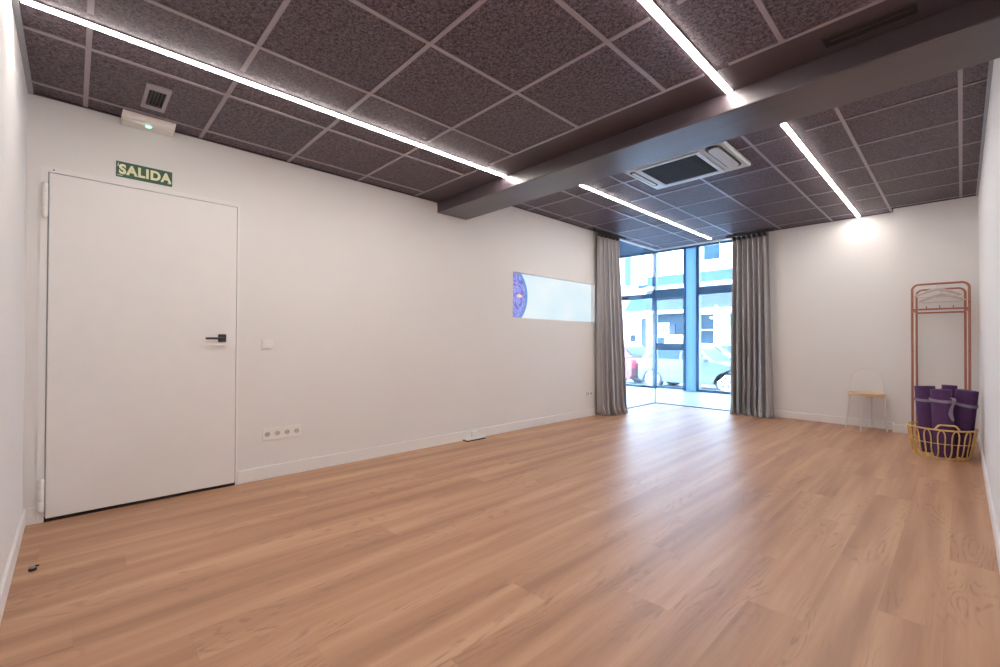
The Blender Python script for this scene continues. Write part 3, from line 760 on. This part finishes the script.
def car(label, x_front, yc, dirx, paint, zg=-0.46, H=1.42, Lc=4.3, roofpaint=None, W=1.7, hatch=False):
    """near side at yc; dirx=+1: nose points to +x"""
    t = thing('parked_car', label, 'car', (x_front - dirx * Lc / 2, yc + W / 2, zg))
    def X(u): return x_front - dirx * u * Lc
    Z = lambda h: zg + h * H / 1.42
    y0, y1 = yc, yc + W
    low = [(0.0, .38), (0.0, .60), (0.03, .72), (0.12, .80), (0.30, .93), (0.86, .98), (0.97, .96), (1.0, .78), (1.0, .36), (0.975 if hatch else 0.93, .24)]
    RW = 0.855 if hatch else 0.80
    def archpts(uc):  # wheel arch cut
        r = 0.36
        return [(uc + r / Lc * math.cos(PI * k / 8), 0.24 + max(0, 0.40 * math.sin(PI * k / 8))) for k in range(9)]
    prof = low + archpts(RW)[0:] + archpts(0.19) + [(0.05, .24)]
    bm = B(); prism(bm, [(X(u), y0, Z(h)) for u, h in prof], (0, W, 0))
    bmesh.ops.triangulate(bm, faces=[f for f in bm.faces if len(f.verts) > 4])
    body = obj('body', bm, paint, t)
    if hatch: pass
    top = [(0.285, .93), (0.44, 1.36), (0.50, 1.41), (0.80, 1.42), (0.90, 1.37), (0.975, .975)] if hatch else [(0.285, .93), (0.44, 1.36), (0.50, 1.41), (0.66, 1.42), (0.76, 1.36), (0.90, .975)]
    bm = B()
    def slab(bm, poly, ins, y0, y1):
        n = len(poly)
        f_ = lambda h: 0.02 + ins * max(0, (h - .93) / .49)
        a = [bm.verts.new((X(u), y0 + f_(h), Z(h))) for u, h in poly]; b = [bm.verts.new((X(u), y1 - f_(h), Z(h))) for u, h in poly]
        bm.faces.new(a); bm.faces.new(b[::-1])
        for i in range(n): bm.faces.new([a[i], a[(i+1) % n], b[(i+1) % n], b[i]])
    slab(bm, top, 0.20, y0, y1)
    obj('roof', bm, roofpaint or paint, t)
    # side windows
    for side in (0, 1):
        for poly in ([(0.335, .965), (0.445, 1.31), (0.58, 1.34), (0.58, .985)], [(0.60, .985), (0.60, 1.34), (0.80, 1.33), (0.86, 1.27), (0.915, 1.01)] if hatch else [(0.60, .985), (0.60, 1.34), (0.70, 1.33), (0.76, 1.27), (0.84, 1.01)]):
            bm = B(); f_ = lambda h: 0.02 + 0.20 * max(0, (h - .93) / .49)
            yy = lambda h, e: (y0 + f_(h) - e) if side == 0 else (y1 - f_(h) + e)
            a = [bm.verts.new((X(u), yy(h, 0.012), Z(h))) for u, h in poly]; b = [bm.verts.new((X(u), yy(h, -0.01), Z(h))) for u, h in poly]
            bm.faces.new(a); bm.faces.new(b[::-1]); n = len(poly)
            for i in range(n): bm.faces.new([a[i], a[(i+1) % n], b[(i+1) % n], b[i]])
            obj('side_window', bm, M['carglass'], t)
    for (u0, h0, u1, h1, nm) in ((0.30, .97, 0.435, 1.335, 'windscreen'), (*((0.908, 1.32, 0.968, 1.01) if hatch else (0.775, 1.32, 0.885, 1.01)), 'rear_window')):
        bm = B(); e = -0.006 if nm == 'windscreen' else 0.006
        q = [(X(u0 + e), y0 + 0.12, Z(h0)), (X(u0 + e), y1 - 0.12, Z(h0)), (X(u1 + e), y1 - 0.28, Z(h1)), (X(u1 + e), y0 + 0.28, Z(h1))]
        prism(bm, q, (-dirx * e, 0, 0)); obj(nm, bm, M['carglass'], t)
    bm = B(); box(bm, X(0.30), X(0.93), y0 - 0.012, y0 + 0.01, Z(0.56), Z(0.60)); obj('trim_strip', bm, M['alu'], body)
    bm = B(); box(bm, X(0.345), X(0.385), y0 - 0.16, y0 + 0.02, Z(0.96), Z(1.08), 0.03); obj('mirror', bm, paint, t)
    bm = B(); box(bm, X(0.985), X(1.004), y0 + 0.02, y0 + 0.3, Z(0.62), Z(0.88)); obj('tail_light', bm, M['lamp_red'], t)
    bm = B(); box(bm, X(0.985), X(1.004), y1 - 0.3, y1 - 0.02, Z(0.62), Z(0.88)); obj('tail_light', bm, M['lamp_red'], t)
    bm = B(); box(bm, X(-0.004), X(0.02), y0 + 0.08, y0 + 0.4, Z(0.58), Z(0.72)); obj('headlight', bm, M['rim'], t)
    bm = B(); box(bm, X(-0.004), X(0.02), y1 - 0.4, y1 - 0.08, Z(0.58), Z(0.72)); obj('headlight', bm, M['rim'], t)
    for uc in (0.19, RW):
        for sd in (0, 1):
            yw0 = y0 + 0.02 if sd == 0 else y1 - 0.22
            c = (X(uc), yw0, zg + 0.325)
            bm = B(); lathe(bm, [(0.24, 0), (0.325, 0.0), (0.338, 0.02), (0.338, 0.18), (0.31, 0.20), (0.22, 0.20)], c, 28, 'y')
            w = obj('wheel', bm, M['tyre'], t, True)
            bm = B(); fo = -0.008 if sd == 0 else 0.18
            lathe(bm, [(0.245, fo), (0.245, fo + 0.03)], c, 24, 'y'); rim = obj('hubcap', bm, M['rim'], w, True)
            if sd == 0:
                for k in range(5):
                    a = 2*PI*k/5 + 0.3
                    bm = B(); lathe(bm, [(0.038, -0.012), (0.038, 0.0)], (c[0] + 0.13*math.cos(a), c[1], c[2] + 0.13*math.sin(a)), 10, 'y')
                    for vv in bm.verts: pass
                    if k == 0: keep = bm
                    else:
                        me = bpy.data.meshes.new('tmp'); bm.to_mesh(me); keep.from_mesh(me); bm.free(); bpy.data.meshes.remove(me)
                # the cut-outs belong to the hubcap: joined into it
                keepm = bpy.data.meshes.new('tmp'); bmesh.ops.translate(keep, verts=keep.verts, vec=-worldloc(rim)); keep.to_mesh(keepm); keep.free()
                b2 = B(); b2.from_mesh(rim.data); nf = len(b2.faces); b2.from_mesh(keepm)
                b2.faces.ensure_lookup_table()
                for f in b2.faces[nf:]: f.material_index = 1
                b2.to_mesh(rim.data); b2.free(); rim.data.materials.append(M['tyre']); bpy.data.meshes.remove(keepm)
    return t
car('silver teal car parked outside, front wheel seen at the right of the window', -4.2, 14.0, 1, M['tealcar'], Lc=3.5, hatch=True)
car('red car parked outside behind the left side glass', -11.95, 13.9, -1, M['redcar'], H=1.46, Lc=4.05, hatch=True)
car('white car parked farther back across the street, behind the teal car', -4.6, 17.6, 1, M['palecar'], H=1.5)

# ------------------------------------------------------------------ stool
t = thing('stool', 'small round birch stool with white wire legs and arched handle by back wall', 'stool', (-0.82, 7.11, 0))
cx, cy = -0.82, 7.11
zs = 0.445
bm = B(); lathe(bm, [(0.170, zs - 0.022), (0.180, zs - 0.018), (0.183, zs + 0.012), (0.178, zs + 0.018), (0.05, zs + 0.010)], (cx, cy, 0), 48); obj('seat', bm, M['birch'], t, True)
feet = [(-1.030, 7.135), (-0.858, 6.925), (-0.625, 7.08), (-0.79, 7.29)]
for fx_, fy_ in feet:
    d = Vector((fx_ - cx, fy_ - cy)); a = Vector((cx, cy)) + d.normalized() * 0.165
    bm = B(); tube(bm, [(a.x, a.y, zs - 0.01), (fx_, fy_, 0.0)], 0.0090, 12)
    obj('leg', bm, M['metalwhite'], t, True)
bm = B()
hx0, hx1 = Vector((-0.985, 7.165)), Vector((-0.665, 7.20))
pts = [(hx0.x, hx0.y, zs - 0.01), (hx0.x, hx0.y, 0.58)]
cz, rh = 0.60, (hx1 - hx0).length / 2; mid = (hx0 + hx1) / 2; dr = (hx1 - hx0).normalized()
for k in range(17):
    a = PI - PI * k / 16; q = mid + dr * rh * math.cos(a); pts.append((q.x, q.y + 0.0, cz + 0.165 * math.sin(a)))
pts += [(hx1.x, hx1.y, 0.58), (hx1.x, hx1.y, zs - 0.01)]
tube(bm, pts, 0.0065, 10); obj('arched_handle', bm, M['metalwhite'], t, True)

# ------------------------------------------------------------------ clothes rack
t = thing('clothes_rack', 'tall copper coloured metal clothes rack in the corner behind the basket', 'clothes rack', (-0.165, 6.98, 0))
def hoop(x0, x1, y, z, r):
    return [(x0, y, 0.0), (x0, y, z - r)] + arc((x0 + r, y, z - r), r, 180, 90, 8)[1:] + arc((x1 - r, y, z - r), r, 90, 0, 8) + [(x1, y, 0.0)]
bm = B(); tube(bm, hoop(-0.388, 0.060, 6.88, 1.735, 0.06), 0.0115, 12); obj('front_frame', bm, M['copper'], t, True)
bm = B(); tube(bm, hoop(-0.362, 0.030, 7.08, 1.690, 0.055), 0.0105, 12); obj('rear_frame', bm, M['copper'], t, True)
for y, z, x0, x1 in ((6.88, 1.455, -0.388, 0.060), (7.08, 1.425, -0.362, 0.030)):
    bm = B(); tube(bm, [(x0, y, z), (x1, y, z)], 0.0095, 12); obj('cross_rail', bm, M['copper'], t, True)
for x0, x1 in ((-0.388, -0.362), (0.060, 0.030)):
    bm = B(); tube(bm, [(x0, 6.88, 1.455), (x1, 7.08, 1.425)], 0.008, 10); obj('side_rail', bm, M['copper'], t, True)
    bm = B(); tube(bm, [(x0, 6.88, 0.10), (x1, 7.08, 0.10)], 0.008, 10); obj('side_rail', bm, M['copper'], t, True)
for x in (-0.27, -0.165, -0.06):
    bm = B(); tube(bm, [(x, 6.88, 1.465), (x, 6.865, 1.48), (x, 6.85, 1.47), (x, 6.845, 1.49)], 0.004, 8); obj('hook', bm, M['copper'], t, True)
for x in (-0.388, 0.060):
    for z in (1.52, 0.99):
        bm = B(); box(bm, x - 0.004, x + 0.004, 6.866, 6.869, z - 0.004, z + 0.004, 0.001, 1); obj('bolt', bm, M['black'], t)

def hanger(x, y, ztop, ang, label):
    """hooked over the rail at x,y, rail centre height ztop"""
    h = thing('coat_hanger', label, 'coat hanger', (x, y, ztop - 0.1), 'hangers on the clothes rack')
    ca, sa = math.cos(ang), math.sin(ang)
    W_ = lambda u, z, d=0: (x + u*ca - d*sa, y + u*sa + d*ca, z)
    bm = B(); r = 0.016; zc = ztop
    hk = [(x, y + r*math.cos(a), zc + r*math.sin(a)) for a in [math.radians(k) for k in range(200, -61, -20)]]
    hk = [(x, y + r*math.cos(math.radians(k)), zc + r*math.sin(math.radians(k))) for k in range(-20, 201, 20)]
    hk += [(x, y - 0.004, zc - 0.03), (x, y, zc - 0.06)]
    tube(bm, hk, 0.0022, 8); obj('hook', bm, M['chrome'], h, True)
    zb_ = zc - 0.06
    bm = B()
    N = 14; pts = []; rad = []
    for k in range(N + 1):
        u = -0.19 + 0.38 * k / N; q = abs(u) / 0.19
        pts.append(W_(u, zb_ - 0.075 * q ** 1.3)); rad.append(0.016 - 0.004 * q if q < 0.98 else 0.006)
    tube(bm, pts, rad, 12); obj('padded_arm', bm, M['linen'], h, True)
    bm = B(); tube(bm, [W_(-0.17, zb_ - 0.07), W_(-0.15, zb_ - 0.088), W_(0.15, zb_ - 0.088), W_(0.17, zb_ - 0.07)], 0.005, 8); obj('trouser_bar', bm, M['linen'], h, True)
    return h
hanger(-0.185, 6.88, 1.735, 0.05, 'pale padded coat hanger hooked on the front of the copper rack')
hanger(-0.155, 7.08, 1.690, -0.12, 'pale padded coat hanger hooked on the rear of the copper rack')

# ------------------------------------------------------------------ basket and mats
bx, by = -0.140, 6.01
R0 = (0.195, 0.205); R1 = (0.240, 0.245); HB = 0.275
t = thing('rattan_basket', 'golden openwork rattan basket holding purple mats in the corner', 'basket', (bx, by, 0))
rot = math.radians(8)
def bp_(a, tt, add=0.0):
    k = tt ** 0.8
    rx = R0[0] + (R1[0] - R0[0]) * k + add; ry = R0[1] + (R1[1] - R0[1]) * k + add
    x, y = rx * math.cos(a), ry * math.sin(a)
    return (bx + x*math.cos(rot) - y*math.sin(rot), by + x*math.sin(rot) + y*math.cos(rot), 0.008 + (HB - 0.008) * tt)
for tt, rr, nm in ((1.0, 0.0075, 'rim'), (0.0, 0.007, 'base_ring')):
    bm = B(); tube(bm, [bp_(2*PI*k/64, tt) for k in range(64)], rr, 8, True); obj(nm, bm, M['rattan'], t, True)
bm = B(); tube(bm, [bp_(2*PI*k/64, 0.52, 0.006) for k in range(64)], 0.0035, 6, True); obj('middle_ring', bm, M['rattan'], t, True)
bm = B()
NB = 15
for sgn, add in ((1, 0.0), (-1, -0.004)):
    pts = []
    n = NB * 24
    for k in range(n):
        u = k / n * NB; f = u
        dth = (f + 0.11 * math.sin(4*PI*f)) / NB * 2 * PI
        tt = 0.5 + 0.485 * math.cos(2*PI*f)
        pts.append(bp_(dth, max(0.01, tt), add))
    if sgn == 1: tube(bm, pts, 0.0055, 6, True)
obj('weave', bm, M['rattan'], t, True)
bm = B()
for k in range(-3, 4):
    yy = k * 0.042; xw = R0[0] * math.sqrt(max(0, 1 - (yy / R0[1]) ** 2))
    a = Vector((-xw, yy)); b_ = Vector((xw, yy))
    f2 = lambda v: (bx + v.x*math.cos(rot) - v.y*math.sin(rot), by + v.x*math.sin(rot) + v.y*math.cos(rot), 0.010)
    tube(bm, [f2(a), f2(b_)], 0.005, 6)
for k in range(-3, 4):
    xx_ = k * 0.05; yw = R0[1] * math.sqrt(max(0, 1 - (xx_ / R0[0]) ** 2))
    tube(bm, [f2(Vector((xx_, -yw))), f2(Vector((xx_, yw)))], 0.005, 6)
obj('base', bm, M['rattan'], t, True)
for ac in (-PI/2 - rot * 0.4 + 0.12, PI/2 + 0.1):
    bm = B(); pts = []
    for k in range(13):
        u = -1 + k / 6; a = ac + u * 0.36
        p = bp_(a, 1.0); h = 0.048 * min(1.0, (1 - abs(u)) / 0.38) ** 0.8
        pts.append((p[0], p[1], p[2] + h))
    tube(bm, pts, 0.0075, 8); obj('handle', bm, M['rattan'], t, True)

def rolled_mat(base, top, r, label, tail=False, strap_t=0.79):
    base, top = Vector(base), Vector(top)
    h = thing('yoga_mat', label, 'yoga mat', base, 'rolled mats in the basket')
    ax = (top - base); Lh = ax.length; ax.normalize()
    u = ax.cross(Vector((0, 1, 0))).normalized(); w = ax.cross(u)
    turns = 6.5; N = int(turns * 22); r0 = 0.010; pitch = (r - r0) / turns; th = pitch * 0.86
    bm = B(); rings = []
    for k in range(N + 1):
        a = 2*PI*turns*k/N; ro = r0 + (r - r0) * k / N; ri = ro - th
        d = u * math.cos(a + 2.6) + w * math.sin(a + 2.6)
        rings.append([bm.verts.new(base + d*max(ri, 0.002)), bm.verts.new(base + d*ro), bm.verts.new(top + d*ro), bm.verts.new(top + d*max(ri, 0.002))])
    for A, C in zip(rings, rings[1:]):
        for k in range(4): bm.faces.new([A[k], A[(k+1) % 4], C[(k+1) % 4], C[k]])
    bm.faces.new(rings[0]); bm.faces.new(rings[-1][::-1])
    obj('rolled_foam', bm, M['mat'], h, True)
    c = base + ax * Lh * strap_t
    bm = B(); S = 40; rr = r + 0.003; hw = 0.013; A0 = []; A1 = []
    tilt = 0.06
    for k in range(S):
        a = 2*PI*k/S; d = u*math.cos(a) + w*math.sin(a); q = c + ax * tilt * r * math.cos(a + 0.6) * 2
        A0.append([bm.verts.new(q + d*r*0.99 - ax*hw), bm.verts.new(q + d*rr - ax*hw), bm.verts.new(q + d*rr + ax*hw), bm.verts.new(q + d*r*0.99 + ax*hw)])
    for k in range(S):
        P, Q = A0[k], A0[(k+1) % S]
        for i in range(4): bm.faces.new([P[i], P[(i+1) % 4], Q[(i+1) % 4], Q[i]])
    obj('strap', bm, M['strap'], h, True)
    if tail:
        tl = Vector(tail); bm = B(); pr = []
        n = 12
        path = [Vector((0, -0.004, 0.012)), Vector((0.010, -0.020, 0.022)), Vector((0.022, -0.030, 0.006)), Vector((0.012, -0.024, -0.04)), Vector((0.000, -0.020, -0.085)), Vector((-0.004, -0.018, -0.13)), Vector((0.006, -0.022, -0.165)), Vector((0.012, -0.018, -0.19))]
        wd = [0.010, 0.013, 0.012, 0.010, 0.012, 0.015, 0.013, 0.008]
        for q, ww in zip(path, wd):
            p = c + tl + q
            pr.append([bm.verts.new(p + Vector((-ww, 0.003*0, 0))), bm.verts.new(p + Vector((ww, 0.004, 0))), bm.verts.new(p + Vector((ww, 0.008, 0.001))), bm.verts.new(p + Vector((-ww, 0.004, 0.001)))])
        for P, Q in zip(pr, pr[1:]):
            for i in range(4): bm.faces.new([P[i], P[(i+1) % 4], Q[(i+1) % 4], Q[i]])
        bm.faces.new(pr[0]); bm.faces.new(pr[-1][::-1])
        obj('strap_tail', bm, M['strap'], h, True)
    return h
zb0 = 0.017
rolled_mat((-0.215, 6.055, zb0), (-0.258, 6.08, 0.652), 0.084, 'rolled purple yoga mat standing on the left side of the basket')
rolled_mat((-0.115, 5.895, zb0), (-0.140, 5.895, 0.640), 0.080, 'rolled purple yoga mat at front middle of the basket with a loose strap end', tail=(0.068, -0.062, 0.012), strap_t=0.84)
rolled_mat((-0.020, 6.045, zb0), (0.032, 6.035, 0.635), 0.084, 'rolled purple yoga mat leaning right in the basket towards the wall')
rolled_mat((-0.105, 6.175, zb0), (-0.085, 6.21, 0.665), 0.060, 'rolled purple yoga mat at the back of the basket, mostly hidden', strap_t=0.6)

# ------------------------------------------------------------------ world, sun, camera
w = bpy.data.worlds.new('World'); SC.world = w; w.use_nodes = True
nt = w.node_tree
bg = nt.nodes['Background']
tc = nt.nodes.new('ShaderNodeTexCoord'); sp = nt.nodes.new('ShaderNodeSeparateXYZ'); nt.links.new(tc.outputs['Generated'], sp.inputs[0])
rp = nt.nodes.new('ShaderNodeValToRGB')
rp.color_ramp.elements[0].position = 0.0; rp.color_ramp.elements[0].color = (0.80, 0.90, 1.0, 1)
rp.color_ramp.elements[1].position = 0.6; rp.color_ramp.elements[1].color = (0.50, 0.72, 1.0, 1)
nt.links.new(sp.outputs['Z'], rp.inputs['Fac']); nt.links.new(rp.outputs[0], bg.inputs[0]); bg.inputs[1].default_value = 19.0
sun = bpy.data.lights.new('sun', 'SUN'); sun.energy = 9.0; sun.angle = math.radians(2); sun.color = (1, 0.97, 0.92)
so = bpy.data.objects.new('sun', sun); COL.objects.link(so)
so.rotation_euler = Vector((-0.25, -0.55, 0.8)).to_track_quat('Z', 'Y').to_euler()

cam = bpy.data.cameras.new('camera'); co = bpy.data.objects.new('camera', cam); COL.objects.link(co)
f, cyp, yaw, pit, rol = 444.041, 337.5565, 0.8047, 0.0088, 0.0043
R = Vector((math.cos(yaw), math.sin(yaw), 0)); F = Vector((-math.sin(yaw), math.cos(yaw), 0)); U = Vector((0, 0, 1))
F2 = F*math.cos(pit) + U*math.sin(pit); U2 = U*math.cos(pit) - F*math.sin(pit)
R3 = R*math.cos(rol) + U2*math.sin(rol); U3 = U2*math.cos(rol) - R*math.sin(rol)
mt = Matrix((R3, U3, -F2)).transposed().to_4x4(); mt.translation = Vector((0, 0, 1.0747))
co.matrix_world = mt
cam.sensor_width = 36.0; cam.lens = f * 36.0 / 1000.0; cam.shift_y = (cyp - 333.5) / 1000.0
cam.clip_start = 0.02; cam.clip_end = 200
SC.camera = co

vs = SC.view_settings
vs.view_transform = 'Standard'; vs.look = 'None'; vs.gamma = 1.0; vs.use_curve_mapping = False; vs.exposure = 0.25
SC.cycles.max_bounces = 10; SC.cycles.diffuse_bounces = 6; SC.cycles.glossy_bounces = 4; SC.cycles.transparent_max_bounces = 12
SC.cycles.sample_clamp_indirect = 8.0
